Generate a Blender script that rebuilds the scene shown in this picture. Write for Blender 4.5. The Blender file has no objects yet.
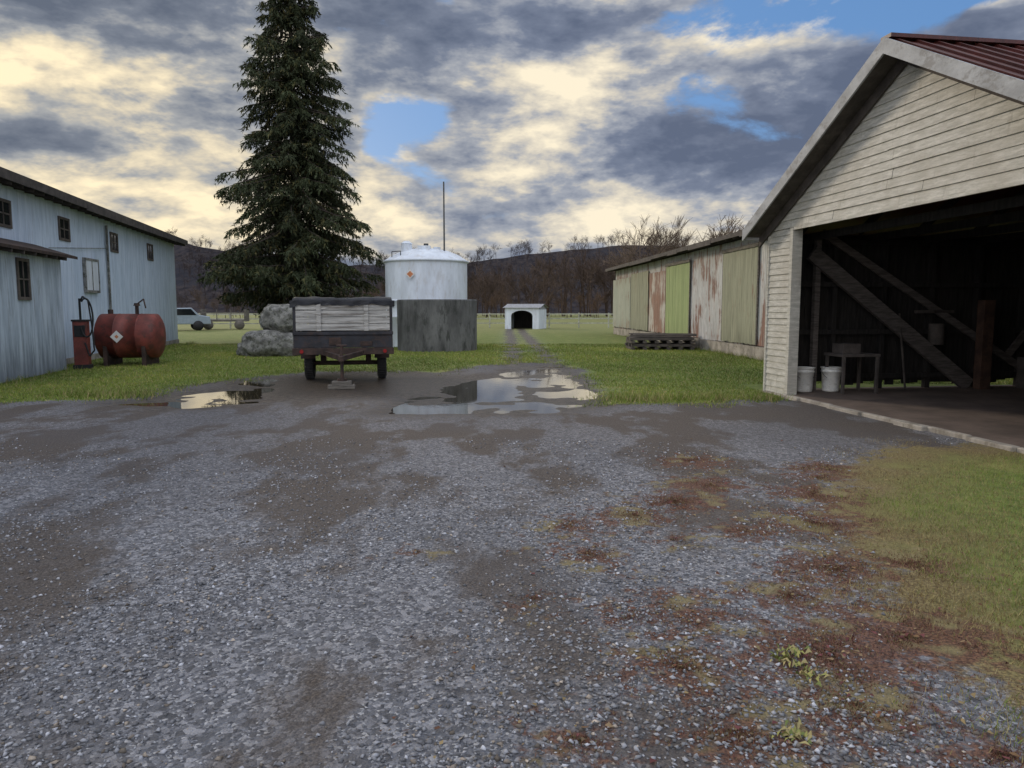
import bpy, math, random
import numpy as np
from mathutils import Vector, Matrix, noise as mnoise
random.seed(7); rng=np.random.default_rng(11)
S=bpy.context.scene
COL=S.collection

# ---------------------------------------------------------------- node helpers
class NT:
    def __init__(s,tree): s.t=tree; s.n=tree.nodes; s.l=tree.links
    def put(s,sock,v):
        if isinstance(v,bpy.types.NodeSocket): s.l.new(v,sock)
        elif v is not None:
            if isinstance(v,(tuple,list)) and len(v)==3 and sock.type=='RGBA': v=(*v,1)
            sock.default_value=v
    def tc(s,o='Object'): return s.n.new('ShaderNodeTexCoord').outputs[o]
    def pos(s): return s.n.new('ShaderNodeNewGeometry').outputs['Position']
    def mapping(s,v,scale=(1,1,1),loc=(0,0,0),rot=(0,0,0)):
        m=s.n.new('ShaderNodeMapping'); s.put(m.inputs[0],v); m.inputs[1].default_value=loc; m.inputs[2].default_value=rot; m.inputs[3].default_value=scale; return m.outputs[0]
    def noise(s,v,scale,detail=4,rough=.55,dist=0.0,col=False):
        m=s.n.new('ShaderNodeTexNoise'); s.put(m.inputs['Vector'],v); m.inputs['Scale'].default_value=scale; m.inputs['Detail'].default_value=detail; m.inputs['Roughness'].default_value=rough; m.inputs['Distortion'].default_value=dist
        return m.outputs[1 if col else 0]
    def vor(s,v,scale,feat='F1'):
        m=s.n.new('ShaderNodeTexVoronoi'); m.feature=feat; s.put(m.inputs['Vector'],v); m.inputs['Scale'].default_value=scale
        return m.outputs['Color'],m.outputs['Distance']
    def math(s,op,a,b=None,c=None,clamp=False):
        m=s.n.new('ShaderNodeMath'); m.operation=op; m.use_clamp=clamp
        for i,v in enumerate((a,b,c)):
            if v is not None: s.put(m.inputs[i],v)
        return m.outputs[0]
    def vmath(s,op,a,b=None,out=0):
        m=s.n.new('ShaderNodeVectorMath'); m.operation=op; s.put(m.inputs[0],a)
        if b is not None: s.put(m.inputs[1],b)
        return m.outputs[out]
    def step(s,v,a,b,lo=0.0,hi=1.0):
        m=s.n.new('ShaderNodeMapRange'); m.interpolation_type='SMOOTHSTEP'; s.put(m.inputs[0],v)
        m.inputs[1].default_value=a; m.inputs[2].default_value=b; m.inputs[3].default_value=lo; m.inputs[4].default_value=hi; return m.outputs[0]
    def mix(s,f,a,b,mode='MIX'):
        m=s.n.new('ShaderNodeMix'); m.data_type='RGBA'; m.blend_type=mode; s.put(m.inputs[0],f); s.put(m.inputs[6],a); s.put(m.inputs[7],b); return m.outputs[2]
    def ramp(s,f,stops):
        m=s.n.new('ShaderNodeValToRGB'); s.put(m.inputs[0],f); e=m.color_ramp.elements
        while len(e)<len(stops): e.new(.5)
        for i,(p,c) in enumerate(stops): e[i].position=p; e[i].color=(*c,1) if len(c)==3 else c
        return m.outputs[0]
    def sep(s,v):
        m=s.n.new('ShaderNodeSeparateXYZ'); s.put(m.inputs[0],v); return m.outputs
    def comb(s,x,y,z):
        m=s.n.new('ShaderNodeCombineXYZ'); s.put(m.inputs[0],x); s.put(m.inputs[1],y); s.put(m.inputs[2],z); return m.outputs[0]
    def attr(s,name,out='Fac'):
        m=s.n.new('ShaderNodeAttribute'); m.attribute_name=name; return m.outputs[out]
    def bump(s,h,strength=.5,dist=.02):
        m=s.n.new('ShaderNodeBump'); s.put(m.inputs['Height'],h); m.inputs['Strength'].default_value=strength; m.inputs['Distance'].default_value=dist; return m.outputs[0]

def newmat(name):
    m=bpy.data.materials.new(name); m.use_nodes=True
    t=NT(m.node_tree); b=m.node_tree.nodes['Principled BSDF']
    return m,t,b
def simple(name,col,rough=.8,metal=0.0,var=.35,scale=6,bumps=.3,stretch=(1,1,1),dirt=None,dirtamt=.5,bdist=.01):
    m,t,b=newmat(name); v=t.mapping(t.tc(),stretch)
    n=t.noise(v,scale,4,.6); n2=t.noise(v,scale*7,2,.6)
    c=t.mix(t.step(n,.3,.7),tuple(x*(1-var) for x in col),tuple(min(1,x*(1+var*.5)) for x in col))
    c=t.mix(t.math('MULTIPLY',t.step(n2,.45,.75),var),c,tuple(x*.55 for x in col))
    if dirt: c=t.mix(t.math('MULTIPLY',t.step(t.noise(v,scale*1.7,5,.7),.5,.64),dirtamt),c,dirt)
    t.put(b.inputs['Base Color'],c); b.inputs['Roughness'].default_value=rough; b.inputs['Metallic'].default_value=metal
    t.put(b.inputs['Normal'],t.bump(n2,bumps,bdist))
    return m

# ---------------------------------------------------------------- mesh helpers
def npmesh(name,V,F,mat=None,col=None,smooth=False,parent=None):
    V=np.asarray(V,dtype=np.float32); F=np.asarray(F,dtype=np.int32); k=F.shape[1]
    me=bpy.data.meshes.new(name); me.vertices.add(len(V)); me.vertices.foreach_set('co',V.ravel())
    me.loops.add(F.size); me.loops.foreach_set('vertex_index',F.ravel())
    me.polygons.add(len(F)); me.polygons.foreach_set('loop_start',np.arange(0,F.size,k,dtype=np.int32))
    me.polygons.foreach_set('loop_total',np.full(len(F),k,dtype=np.int32))
    me.update(calc_edges=True); me.validate()
    if smooth: me.polygons.foreach_set('use_smooth',np.ones(len(me.polygons),dtype=bool))
    if col is not None:
        a=me.color_attributes.new('col','FLOAT_COLOR','POINT'); c=np.ones((len(V),4),dtype=np.float32); c[:,:3]=col; a.data.foreach_set('color',c.ravel())
    if mat: me.materials.append(mat)
    o=bpy.data.objects.new(name,me); COL.objects.link(o)
    if parent: o.parent=parent
    return o
class MB:
    def __init__(s): s.v=[]; s.f=[]; s.m=[]; s.sm=[]
    def add(s,vs,fs,mi=0,M=None,smooth=False):
        o=len(s.v)
        for v in vs:
            v=Vector(v); s.v.append(M@v if M is not None else v)
        for f in fs: s.f.append([i+o for i in f]); s.m.append(mi); s.sm.append(smooth)
    def box(s,x0,x1,y0,y1,z0,z1,mi=0,M=None):
        vs=[(x,y,z) for x in (x0,x1) for y in (y0,y1) for z in (z0,z1)]
        fs=[(0,1,3,2),(4,6,7,5),(0,4,5,1),(2,3,7,6),(0,2,6,4),(1,5,7,3)]
        s.add(vs,fs,mi,M)
    def beam(s,p,q,w,h,mi=0,up=(0,0,1)):
        p=Vector(p);q=Vector(q);d=q-p;L=d.length;x=d.normalized();u=Vector(up)
        if abs(x.dot(u))>.98: u=Vector((1,0,0))
        y=u.cross(x).normalized();z=x.cross(y)
        M=Matrix(((x.x,y.x,z.x,p.x),(x.y,y.y,z.y,p.y),(x.z,y.z,z.z,p.z),(0,0,0,1)))
        s.box(0,L,-w/2,w/2,-h/2,h/2,mi,M)
    def cyl(s,p,q,r0,r1=None,n=16,mi=0,caps=True,smooth=True):
        if r1 is None:r1=r0
        p=Vector(p);q=Vector(q);x=(q-p).normalized();u=Vector((0,0,1)) if abs(x.z)<.9 else Vector((1,0,0))
        a=u.cross(x).normalized();b=x.cross(a)
        vs=[];
        for c,r in ((p,r0),(q,r1)):
            for i in range(n):
                t=2*math.pi*i/n; vs.append(c+a*(r*math.cos(t))+b*(r*math.sin(t)))
        s.add(vs,[(i,(i+1)%n,n+(i+1)%n,n+i) for i in range(n)],mi,None,smooth)
        if caps:
            s.add(vs[:n],[tuple(reversed(range(n)))],mi); s.add(vs[n:],[tuple(range(n))],mi)
    def lathe(s,prof,c=(0,0,0),n=32,mi=0,axis='z',smooth=True):
        vs=[];k=len(prof)
        for r,h in prof:
            for i in range(n):
                t=2*math.pi*i/n; a,b=r*math.cos(t),r*math.sin(t)
                vs.append((c[0]+a,c[1]+b,c[2]+h) if axis=='z' else ((c[0]+h,c[1]+a,c[2]+b) if axis=='x' else (c[0]+b,c[1]+h,c[2]+a)))
        fs=[(j*n+i,j*n+(i+1)%n,(j+1)*n+(i+1)%n,(j+1)*n+i) for j in range(k-1) for i in range(n)]
        s.add(vs,fs,mi,None,smooth)
    def tube(s,pts,r,n=8,mi=0):
        for a,b in zip(pts[:-1],pts[1:]): s.cyl(a,b,r,r,n,mi)
    def obj(s,name,mats,parent=None,loc=None,rotz=None,bevel=0):
        me=bpy.data.meshes.new(name); me.from_pydata([tuple(v) for v in s.v],[],s.f); 
        for m in mats: me.materials.append(m)
        me.polygons.foreach_set('material_index',s.m); me.polygons.foreach_set('use_smooth',s.sm); me.update()
        o=bpy.data.objects.new(name,me); COL.objects.link(o)
        if parent: o.parent=parent
        if loc: o.location=loc
        if rotz is not None: o.rotation_euler=(0,0,rotz)
        if bevel:
            b=o.modifiers.new('bev','BEVEL'); b.width=bevel; b.segments=2; b.limit_method='ANGLE'; b.angle_limit=.6
        return o
def empty(name,loc,rz=0):
    e=bpy.data.objects.new(name,None); e.location=loc; e.rotation_euler=(0,0,rz); COL.objects.link(e); return e

def sdf(P,poly):
    poly=np.array(poly,float); n=len(poly); d=np.full(len(P),1e9); ins=np.zeros(len(P),bool)
    for i in range(n):
        a=poly[i];b=poly[(i+1)%n];e=b-a;w=P-a
        t=np.clip((w@e)/(e@e),0,1); q=w-t[:,None]*e; d=np.minimum(d,(q**2).sum(1))
        c1=(a[1]<=P[:,1])&(b[1]>P[:,1]); c2=(a[1]>P[:,1])&(b[1]<=P[:,1])
        cr=e[0]*w[:,1]-e[1]*w[:,0]
        ins^=(c1&(cr>0))|(c2&(cr<0))
    d=np.sqrt(d); return np.where(ins,d,-d)
def sstep(x,a,b):
    t=np.clip((x-a)/(b-a),0,1); return t*t*(3-2*t)

GRAVEL=[(-60,11.2),(-8.7,12.4),(-7.2,13.0),(-6.9,15.2),(-6.1,17),(-4.9,18.6),(-3,18.9),(-1.9,18.3),(-1.0,20.5),(.1,21.8),(1.4,21.5),(1.75,19.7),(1.75,15.4),(1.6,12.4),(3.0,12.3),(4.5,13.1),(14,14.5),(14,-40),(-60,-40)]
PATCH=[(1.5,-20),(1.75,2.4),(1.85,3.3),(1.95,4),(2.15,4.9),(2.5,6.1),(3.2,7.4),(4.4,8.5),(5.6,8.7),(20,9),(20,-20)]
PUD1=[(-6.8,12.4),(-5.3,11.9),(-4.4,12.6),(-4.6,13.6),(-5.0,15.6),(-5.5,17.0),(-6.0,16.4),(-5.6,14.6),(-6.1,13.6)]
PUD2=[(-1.95,11.3),(-1.2,11.2),(.78,11.5),(1.5,12.5),(1.63,15.4),(1.4,17),(1.3,20.4),(.36,20.4),(-.3,17.6),(-1.45,15),(-1.97,12.9)]
RUTS=[[(0,20.5),(.05,26),(.0,34),(-.15,48),(-.2,58)],[(1.15,20.5),(1.15,26),(.95,34),(.75,48),(.7,58)]]
def polyline_d(P,pl):
    pl=np.array(pl,float); d=np.full(len(P),1e9)
    for a,b in zip(pl[:-1],pl[1:]):
        e=b-a;w=P-a;t=np.clip((w@e)/(e@e),0,1);q=w-t[:,None]*e;d=np.minimum(d,(q**2).sum(1))
    return np.sqrt(d)
def grass_d(P):
    d=np.maximum(-sdf(P,GRAVEL),sdf(P,PATCH))
    for r in RUTS: d=np.minimum(d,polyline_d(P,r)-.20)
    return d
def nz(x,y,s,o=0.): return mnoise.noise(Vector((x*s+o,y*s-o,o*1.7)))
def ground_h(P):
    n1=np.array([nz(x,y,.9) for x,y in P]); n2=np.array([nz(x,y,2.6,9.) for x,y in P])
    un=n1*.012+n2*.006
    dep=np.maximum(sstep(sdf(P,PUD1),-.35,.25),sstep(sdf(P,PUD2),-.45,.4))
    return un+dep*(-.034+n1*.026+n2*.024)

# ---------------------------------------------------------------- materials
m,t,b=newmat('ground_mat'); P=t.pos()
dg=t.attr('d_grass'); dl=t.attr('d_leaf'); dm=t.attr('d_mud')
nA=t.noise(P,1.3,3,.6); nB=t.noise(P,9,3,.65); nC=t.noise(P,55,2,.7); nD=t.noise(P,.35,2,.5)
edge=t.math('ADD',t.math('ADD',dg,t.math('MULTIPLY',t.math('SUBTRACT',nA,.5),1.1)),t.math('MULTIPLY',t.math('SUBTRACT',nB,.5),.9))
gm=t.step(edge,-.05,.22)
vc,vd=t.vor(P,70); vc2,vd2=t.vor(P,33)
stone=t.ramp(t.sep(vc)[0],[(0,(.06,.062,.07)),(.45,(.125,.13,.148)),(.8,(.22,.225,.245)),(1,(.42,.42,.43))])
stone2=t.ramp(t.sep(vc2)[1],[(0,(.07,.072,.08)),(.5,(.14,.145,.162)),(1,(.30,.30,.32))])
stone=t.mix(t.step(t.sep(vc2)[0],.55,.6),stone,stone2)
dirt=t.mix(t.step(nC,.35,.7),(.050,.040,.034),(.120,.100,.086))
dm1=t.noise(t.mapping(P,(1,.55,1)),.75,5,.62)
yy=t.sep(P)[1]
farmix=t.math('MULTIPLY',t.step(yy,5.0,10.5),.42)
dirtf=t.math('ADD',t.math('ADD',t.math('MULTIPLY',t.step(dm1,.46,.57),.9),farmix),t.math('MULTIPLY',t.step(nB,.5,.7),.25),clamp=True)
grav=t.mix(dirtf,stone,dirt)
grav=t.mix(t.math('MULTIPLY',t.step(nD,.42,.62),.3),grav,(.06,.06,.068))
mudf=t.step(t.math('ADD',dm,t.math('MULTIPLY',t.math('SUBTRACT',nB,.5),1.6)),-1.0,.3)
mud=t.mix(t.step(nB,.35,.7),(.028,.022,.018),(.080,.062,.046))
grav=t.mix(mudf,grav,mud)
gc=t.mix(t.step(nB,.35,.65),(.085,.120,.022),(.16,.205,.040))
gc=t.mix(t.step(nA,.48,.72),gc,(.21,.215,.060))
gc=t.mix(t.math('MULTIPLY',t.step(nC,.45,.75),.6),gc,(.06,.08,.022))
nearp=t.step(yy,9.5,8.5)
dry=t.math('MULTIPLY',nearp,t.step(t.math('ADD',dg,t.math('MULTIPLY',nA,2.2)),2.7,1.1))
gc=t.mix(t.math('MULTIPLY',dry,.9),gc,t.mix(t.step(nC,.4,.65),(.11,.07,.038),(.26,.20,.09)))
far=t.step(yy,38,60); gc=t.mix(t.math('MULTIPLY',far,.7),gc,(.20,.20,.075))
base=t.mix(gm,grav,gc)
lf=t.math('ADD',t.math('ADD',dl,t.math('MULTIPLY',t.math('SUBTRACT',nA,.5),1.0)),t.math('MULTIPLY',t.math('SUBTRACT',nB,.5),1.5))
leaf=t.mix(t.step(nC,.4,.62),(.060,.027,.019),(.165,.080,.048))
leaf=t.mix(t.step(t.noise(P,2.6,2),.52,.62),leaf,(.19,.155,.075))
base=t.mix(t.math('MULTIPLY',t.step(lf,-.15,.12),.92),base,leaf)
t.put(b.inputs['Base Color'],base)
t.put(b.inputs['Roughness'],t.math('SUBTRACT',.9,t.math('MULTIPLY',mudf,.5)))
b.inputs['Specular IOR Level'].default_value=.4
hh=t.math('ADD',t.math('MULTIPLY',t.math('SUBTRACT',1,vd),t.math('SUBTRACT',1.0,farmix)),t.math('MULTIPLY',nC,.7))
t.put(b.inputs['Normal'],t.bump(hh,.8,.012))
M_ground=m

def vcolmat(name,rough=.85,spec=.3):
    m,t,b=newmat(name); c=t.attr('col','Color'); t.put(b.inputs['Base Color'],c); b.inputs['Roughness'].default_value=rough; b.inputs['Specular IOR Level'].default_value=spec
    return m
M_vgrass=vcolmat('blades',.7,.25); M_vstone=vcolmat('stones',.8,.4); M_vleaf=vcolmat('dry_leaves',.8,.2); M_needle=vcolmat('needles',.75,.2); M_twig=vcolmat('twigs',.9,.1)

m,t,b=newmat('water'); b.inputs['Base Color'].default_value=(.035,.028,.02,1); b.inputs['Roughness'].default_value=.03; b.inputs['IOR'].default_value=1.6
t.put(b.inputs['Normal'],t.bump(t.noise(t.pos(),7,2),.05,.01)); M_water=m

m,t,b=newmat('weathered_clapboard'); v=t.tc()
w=t.noise(t.mapping(v,(1.2,1,7)),3,6,.7); w2=t.noise(v,1.1,4,.6); w3=t.noise(t.mapping(v,(2,2,30)),6,4,.7); w4=t.noise(t.mapping(v,(5,2,1.2)),1.5,5,.7)
c=t.mix(t.step(w,.35,.7),(.40,.39,.34),(.62,.60,.54)); c=t.mix(t.math('MULTIPLY',t.step(w2,.42,.7),.5),c,(.36,.33,.27))
c=t.mix(t.math('MULTIPLY',t.step(w3,.58,.68),.65),c,(.20,.175,.145)); c=t.mix(t.math('MULTIPLY',t.step(w4,.56,.70),.45),c,(.24,.22,.18))
t.put(b.inputs['Base Color'],c); b.inputs['Roughness'].default_value=.75; t.put(b.inputs['Normal'],t.bump(w3,.3,.006)); M_clap=m
M_trim=simple('painted_trim',(.34,.35,.36),.7,var=.25,scale=2.2,stretch=(1,1,1.5),dirt=(.15,.14,.13),dirtamt=.6)
M_soffit=simple('soffit_wood',(.085,.072,.065),.9,var=.4,scale=4)
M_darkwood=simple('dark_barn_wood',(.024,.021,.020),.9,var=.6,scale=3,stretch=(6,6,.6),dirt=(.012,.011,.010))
M_beam=simple('old_timber',(.12,.105,.098),.9,var=.45,scale=3,stretch=(1,1,8),dirt=(.05,.04,.035))
M_brownpost=simple('brown_post',(.075,.04,.027),.85,var=.5,scale=5)
M_timber=simple('grey_timber',(.16,.145,.125),.9,var=.5,scale=3,stretch=(1,6,6),dirt=(.06,.05,.04),bumps=.6)
M_conc=simple('concrete',(.34,.31,.265),.9,var=.35,scale=2.5,dirt=(.14,.12,.09),dirtamt=.7,bumps=.5)
M_conc2=simple('dark_concrete',(.135,.135,.13),.95,var=.5,scale=1.3,dirt=(.045,.047,.042),dirtamt=.85,bumps=.6,bdist=.02,stretch=(1.6,1.6,.5))
M_conc3=simple('lichen_concrete',(.30,.295,.27),.95,var=.6,scale=5,dirt=(.07,.075,.05),dirtamt=.9,bumps=1,bdist=.06)
M_winframe=simple('window_frame',(.12,.10,.085),.9,var=.4)
M_floor=simple('garage_floor',(.125,.092,.074),.85,var=.35,scale=1.5,bumps=.5)
M_tar=simple('roof_dark',(.030,.025,.023),.9,var=.4,scale=3)
M_redroof=simple('red_metal_roof',(.085,.020,.016),.5,var=.4,scale=2,stretch=(1,4,1),dirt=(.05,.02,.015))
M_bucket=simple('bucket_plastic',(.8,.8,.77),.45,var=.12,scale=8,dirt=(.4,.38,.34),dirtamt=.4)
M_rust=simple('rusty_iron',(.055,.032,.024),.8,var=.6,scale=6,dirt=(.022,.02,.022),bumps=.5)
M_frame=simple('painted_frame_dark',(.026,.027,.034),.7,var=.5,scale=5,dirt=(.050,.030,.024),dirtamt=.7,bumps=.4)
M_black=simple('black_rubber',(.014,.014,.015),.75,var=.3,scale=8)
M_tarp=simple('black_tarp',(.009,.011,.018),.5,var=.4,scale=7,bumps=.5,bdist=.02)
M_redtank=simple('red_tank_paint',(.19,.040,.028),.6,var=.45,scale=3,dirt=(.085,.03,.022),dirtamt=.9)
M_white=simple('white_paint',(.70,.75,.81),.6,var=.14,scale=2.0,stretch=(1.2,1.2,.35),dirt=(.45,.42,.38),dirtamt=.35)
M_steel=simple('dark_steel',(.08,.085,.09),.5,metal=.5,var=.3)
M_glass,_t,_b=newmat('window_glass'); _b.inputs['Base Color'].default_value=(.012,.015,.018,1); _b.inputs['Roughness'].default_value=.08
M_orange=simple('orange_placard',(.55,.20,.08),.6,var=.15)
M_signw=simple('sign_white',(.7,.68,.64),.6,var=.1)
M_fence=simple('fence_paint',(.42,.42,.34),.8,var=.3,scale=5)
M_redlamp,_t,_b=newmat('lamp_red'); _b.inputs['Base Color'].default_value=(.25,.01,.01,1); _b.inputs['Roughness'].default_value=.2

def wallpaint(name,c0,c1,streak,rust=None,rthr=(.6,.72),sx=1.0,lowamt=.75):
    m,t,b=newmat(name); v=t.tc()
    a=t.noise(t.mapping(v,(2.2*sx,2.2,.25)),2.2,5,.7); a2=t.noise(v,.8,4,.6); a3=t.noise(t.mapping(v,(7*sx,7,.6)),2.,4,.7)
    c=t.mix(t.step(a,.35,.65),c0,c1)
    z=t.sep(v)[2]
    c=t.mix(t.math('MULTIPLY',t.step(a3,.5,.72),.7),c,streak)
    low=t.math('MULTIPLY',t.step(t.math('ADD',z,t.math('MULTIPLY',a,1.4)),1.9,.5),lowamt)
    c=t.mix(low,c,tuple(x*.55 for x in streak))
    if rust:
        r=t.mix(t.step(a3,.3,.7),rust,tuple(x*.45 for x in rust)); c=t.mix(t.math('MULTIPLY',t.step(t.math('ADD',t.math('MULTIPLY',a,.6),t.math('MULTIPLY',a2,.4)),*rthr),.9),c,r)
    t.put(b.inputs['Base Color'],c); b.inputs['Roughness'].default_value=.7; t.put(b.inputs['Normal'],t.bump(a3,.25,.01)); return m
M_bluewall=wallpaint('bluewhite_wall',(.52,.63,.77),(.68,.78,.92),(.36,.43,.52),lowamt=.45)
M_bluewall2=wallpaint('bluewhite_annex',(.36,.43,.51),(.55,.63,.72),(.17,.19,.215))
M_shedmetal=wallpaint('galvanized_rusty',(.42,.42,.41),(.64,.64,.62),(.30,.28,.24),(.25,.10,.055),(.49,.575),lowamt=.3)
M_rustdoor=wallpaint('rust_door',(.46,.44,.40),(.58,.55,.50),(.28,.23,.18),(.26,.10,.055),(.42,.52),lowamt=.2)
M_greendoor=wallpaint('green_door',(.22,.29,.11),(.29,.36,.15),(.17,.21,.09),(.20,.15,.08),(.60,.68),lowamt=.3)
M_olivedoor=wallpaint('olive_door',(.21,.22,.15),(.29,.30,.21),(.12,.12,.08),(.22,.12,.065),(.56,.64),lowamt=.4)
M_greydoor=wallpaint('grey_green_sheet',(.28,.31,.25),(.40,.42,.35),(.18,.18,.14),(.24,.14,.08),(.53,.62),lowamt=.3)

# ---------------------------------------------------------------- ground
def axis(a,step,lim,g,end):
    r=[a]; 
    while r[-1]<lim: r.append(r[-1]+step)
    s=step
    while r[-1]<end: s*=g; r.append(r[-1]+s)
    return r
xp=axis(0,.13,9,1.07,900); xs=np.array([-x for x in xp[:0:-1]]+xp)
ys=np.array([-200,-100,-50,-20,-8]+axis(-2,.12,21,1.06,1200))
X,Y=np.meshgrid(xs,ys); PP=np.stack([X.ravel(),Y.ravel()],1)
Z=np.zeros(len(PP)); near=(np.abs(PP[:,0])<14)&(PP[:,1]<40)&(PP[:,1]>-5)
Z[near]=ground_h(PP[near])
V=np.column_stack([PP,Z]); nx=len(xs); ny=len(ys)
I=(np.arange(ny-1)[:,None]*nx+np.arange(nx-1)[None,:]).ravel(); F=np.stack([I,I+1,I+nx+1,I+nx],1)
ground=npmesh('ground',V,F,M_ground,smooth=True)
dgrass=grass_d(PP)
LEAF=[(.45,5.3,.26),(.5,4.7,.24),(.95,5.6,.38),(1.35,6.0,.42),(1.9,7.6,.4),(1.1,5.0,.22),(.95,3.75,.34),(1.5,3.3,.47),(.75,3.15,.33),(1.4,2.85,.38),(.85,2.65,.28),(2.0,4.4,.4),(2.3,5.4,.42),(1.95,3.5,.45),(.12,3.95,.12),(2.6,6.3,.45),(3.1,7.3,.38),(-.62,4.75,.07),(.25,2.6,.17),(1.8,6.6,.4),(1.55,4.0,.26),(2.9,6.9,.3),(.6,3.7,.18),(1.7,5.2,.25),(1.75,2.5,.3),(2.5,4.5,.3)]
dleaf=np.full(len(PP),-9.)
for x,y,r in LEAF: dleaf=np.maximum(dleaf,r-np.hypot(PP[:,0]-x,(PP[:,1]-y)*1.1)-.06)
dmud=np.maximum(sdf(PP,PUD1),sdf(PP,PUD2))
dmud=np.maximum(dmud,1.5-np.hypot((PP[:,0]+3.2)*.55,(PP[:,1]-15.6)*.6))
for r in RUTS: dmud=np.maximum(dmud,.15-polyline_d(PP,r))
for nme,arr in (('d_grass',dgrass),('d_leaf',dleaf),('d_mud',dmud)):
    a=ground.data.attributes.new(nme,'FLOAT','POINT'); a.data.foreach_set('value',arr.astype(np.float32))
for poly in (PUD1,PUD2):
    p=np.array(poly); x0,y0=p.min(0)-.5; x1,y1=p.max(0)+.5
    o=npmesh('puddle',[(x0,y0,-.024),(x1,y0,-.024),(x1,y1,-.024),(x0,y1,-.024)],[(0,1,2,3)],M_water)

# ---------------------------------------------------------------- gravel stones
def scatter(n,yl,yh,power=1.,xf=.74):
    y=yl+(yh-yl)*rng.random(n)**power; x=(rng.random(n)*2-1)*xf*(y+.4); return np.stack([x,y],1)
Q=scatter(66000,1.9,9,1.6)
dgq=grass_d(Q); nn=np.array([nz(x*1.0,y*.55,.9,3.) for x,y in Q])+sstep(Q[:,1],5,10)*.22
keep=(dgq<.15*rng.standard_normal(len(Q)))&((nn+.24*rng.standard_normal(len(Q)))<.10)
Q=Q[keep]; n=len(Q); zq=ground_h(Q)
r=(.004+.0095*rng.random(n)**2.2)
oct_=np.array([(1,0,0),(-1,0,0),(0,1,0),(0,-1,0),(0,0,1),(0,0,-1)],float)
of=np.array([(0,2,4),(2,1,4),(1,3,4),(3,0,4),(2,0,5),(1,2,5),(3,1,5),(0,3,5)])
A=rng.random(n)*6.283; ca,sa=np.cos(A),np.sin(A)
L=oct_[None]*(.65+.7*rng.random((n,6,1)))*r[:,None,None]*np.array([1.25,.9,.7])+rng.standard_normal((n,6,3))*r[:,None,None]*.22
VX=L[:,:,0]*ca[:,None]-L[:,:,1]*sa[:,None]+Q[:,0,None]; VY=L[:,:,0]*sa[:,None]+L[:,:,1]*ca[:,None]+Q[:,1,None]; VZ=L[:,:,2]+zq[:,None]+r[:,None]*.3
V=np.stack([VX,VY,VZ],2).reshape(-1,3); F=(of[None]+np.arange(n)[:,None,None]*6).reshape(-1,3)
g=.10+.27*rng.random(n)**1.5; g=np.where(rng.random(n)<.05,.5,g); c=np.stack([g*.98,g,g*1.08],1); wm=rng.random(n)<.16; c[wm]=np.stack([g,g*.85,g*.7],1)[wm]
npmesh('gravel',V,F,M_vstone,np.repeat(c,6,0))

# ---------------------------------------------------------------- grass blades
def blades(Q,h,w,c):
    n=len(Q); z=np.where((np.abs(Q[:,0])<14)&(Q[:,1]<40),ground_h(Q),0)
    A=rng.random(n)*6.283; lean=rng.standard_normal((n,2))*h[:,None]*.45
    b=np.column_stack([Q,z-.004]); d=np.column_stack([np.cos(A)*w,np.sin(A)*w,np.zeros(n)])
    tip=b+np.column_stack([lean,h]); V=np.stack([b-d,b+d,tip],1).reshape(-1,3)
    return V,np.arange(n*3).reshape(-1,3),np.repeat(c,3,0)
def gcol(n,yel=.15):
    k=rng.random((n,1)); c=np.array([.085,.135,.020])*(1-k)+np.array([.215,.275,.050])*k
    m_=rng.random(n)<yel; c[m_]=np.array([.34,.28,.13])*(.6+.6*rng.random((m_.sum(),1))); return c
parts=[]
Q=scatter(280000,2.2,9.5,1.2,.75); Q=Q[Q[:,0]>1.2]
pe=sdf(Q,PATCH); nn=np.array([nz(x,y,1.4) for x,y in Q]); n5=np.array([nz(x,y,5.,2.) for x,y in Q]); k=(pe+nn*.9+n5*.5-.4+rng.standard_normal(len(Q))*.3)>0; Q=Q[k]; pe=pe[k]; nn=nn[k]; n5=n5[k]
n3=np.array([nz(x,y,.8,7.) for x,y in Q])
cc=gcol(len(Q),.15); f_=np.clip(sstep(-(pe+nn*1.0+n5*.7+n3*1.6),-2.0,-.1)*.95+.12,0,1); br=(rng.random(len(Q))<f_)[:,None]*.9
pal=np.array([(.29,.23,.10),(.20,.13,.065),(.36,.29,.14),(.13,.07,.045)]); cc=cc*(1-br)+pal[rng.integers(0,4,len(Q))]*br
parts.append(blades(Q,.014+.028*rng.random(len(Q)),np.full(len(Q),.0022),cc))
Ws=[]
for x,y,r_ in LEAF:
    k=int(20000*r_*r_); a=rng.random(k)*6.283; rr=r_*np.abs(rng.standard_normal(k))*.62; Ws.append(np.column_stack([x+rr*np.cos(a),y+rr*np.sin(a)]))
Q=np.concatenate(Ws); n5=np.array([nz(x,y,5.5,2.) for x,y in Q]); Q=Q[(n5+.12*rng.standard_normal(len(Q)))>-.05]
pal=np.array([(.12,.045,.030),(.17,.075,.045),(.21,.155,.08),(.085,.035,.025),(.14,.055,.045),(.13,.12,.045)]); cc=pal[rng.integers(0,6,len(Q))]*(.6+.7*rng.random((len(Q),1)))
parts.append(blades(Q,.006+.015*rng.random(len(Q)),np.full(len(Q),.003),cc))
Q=scatter(330000,11.8,33,1.15,.76)
dgq=grass_d(Q); nn=np.array([nz(x,y,1.1,5.) for x,y in Q]); k=(dgq+nn*.7+rng.standard_normal(len(Q))*.2)>0
gar=(Q[:,0]>4.8)&(Q[:,1]<15.5); k&=~gar; k&=~((Q[:,0]<-9.9)&(Q[:,0]<-10.1-.207*(Q[:,1]-12))&(Q[:,1]<20)); Q=Q[k]
nn=np.array([nz(x,y,.35,2.) for x,y in Q])[:,None]; cc=gcol(len(Q),.14); cc=cc*(1+.4*nn)+np.clip(nn,0,1)*np.array([.09,.04,.01])
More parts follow.
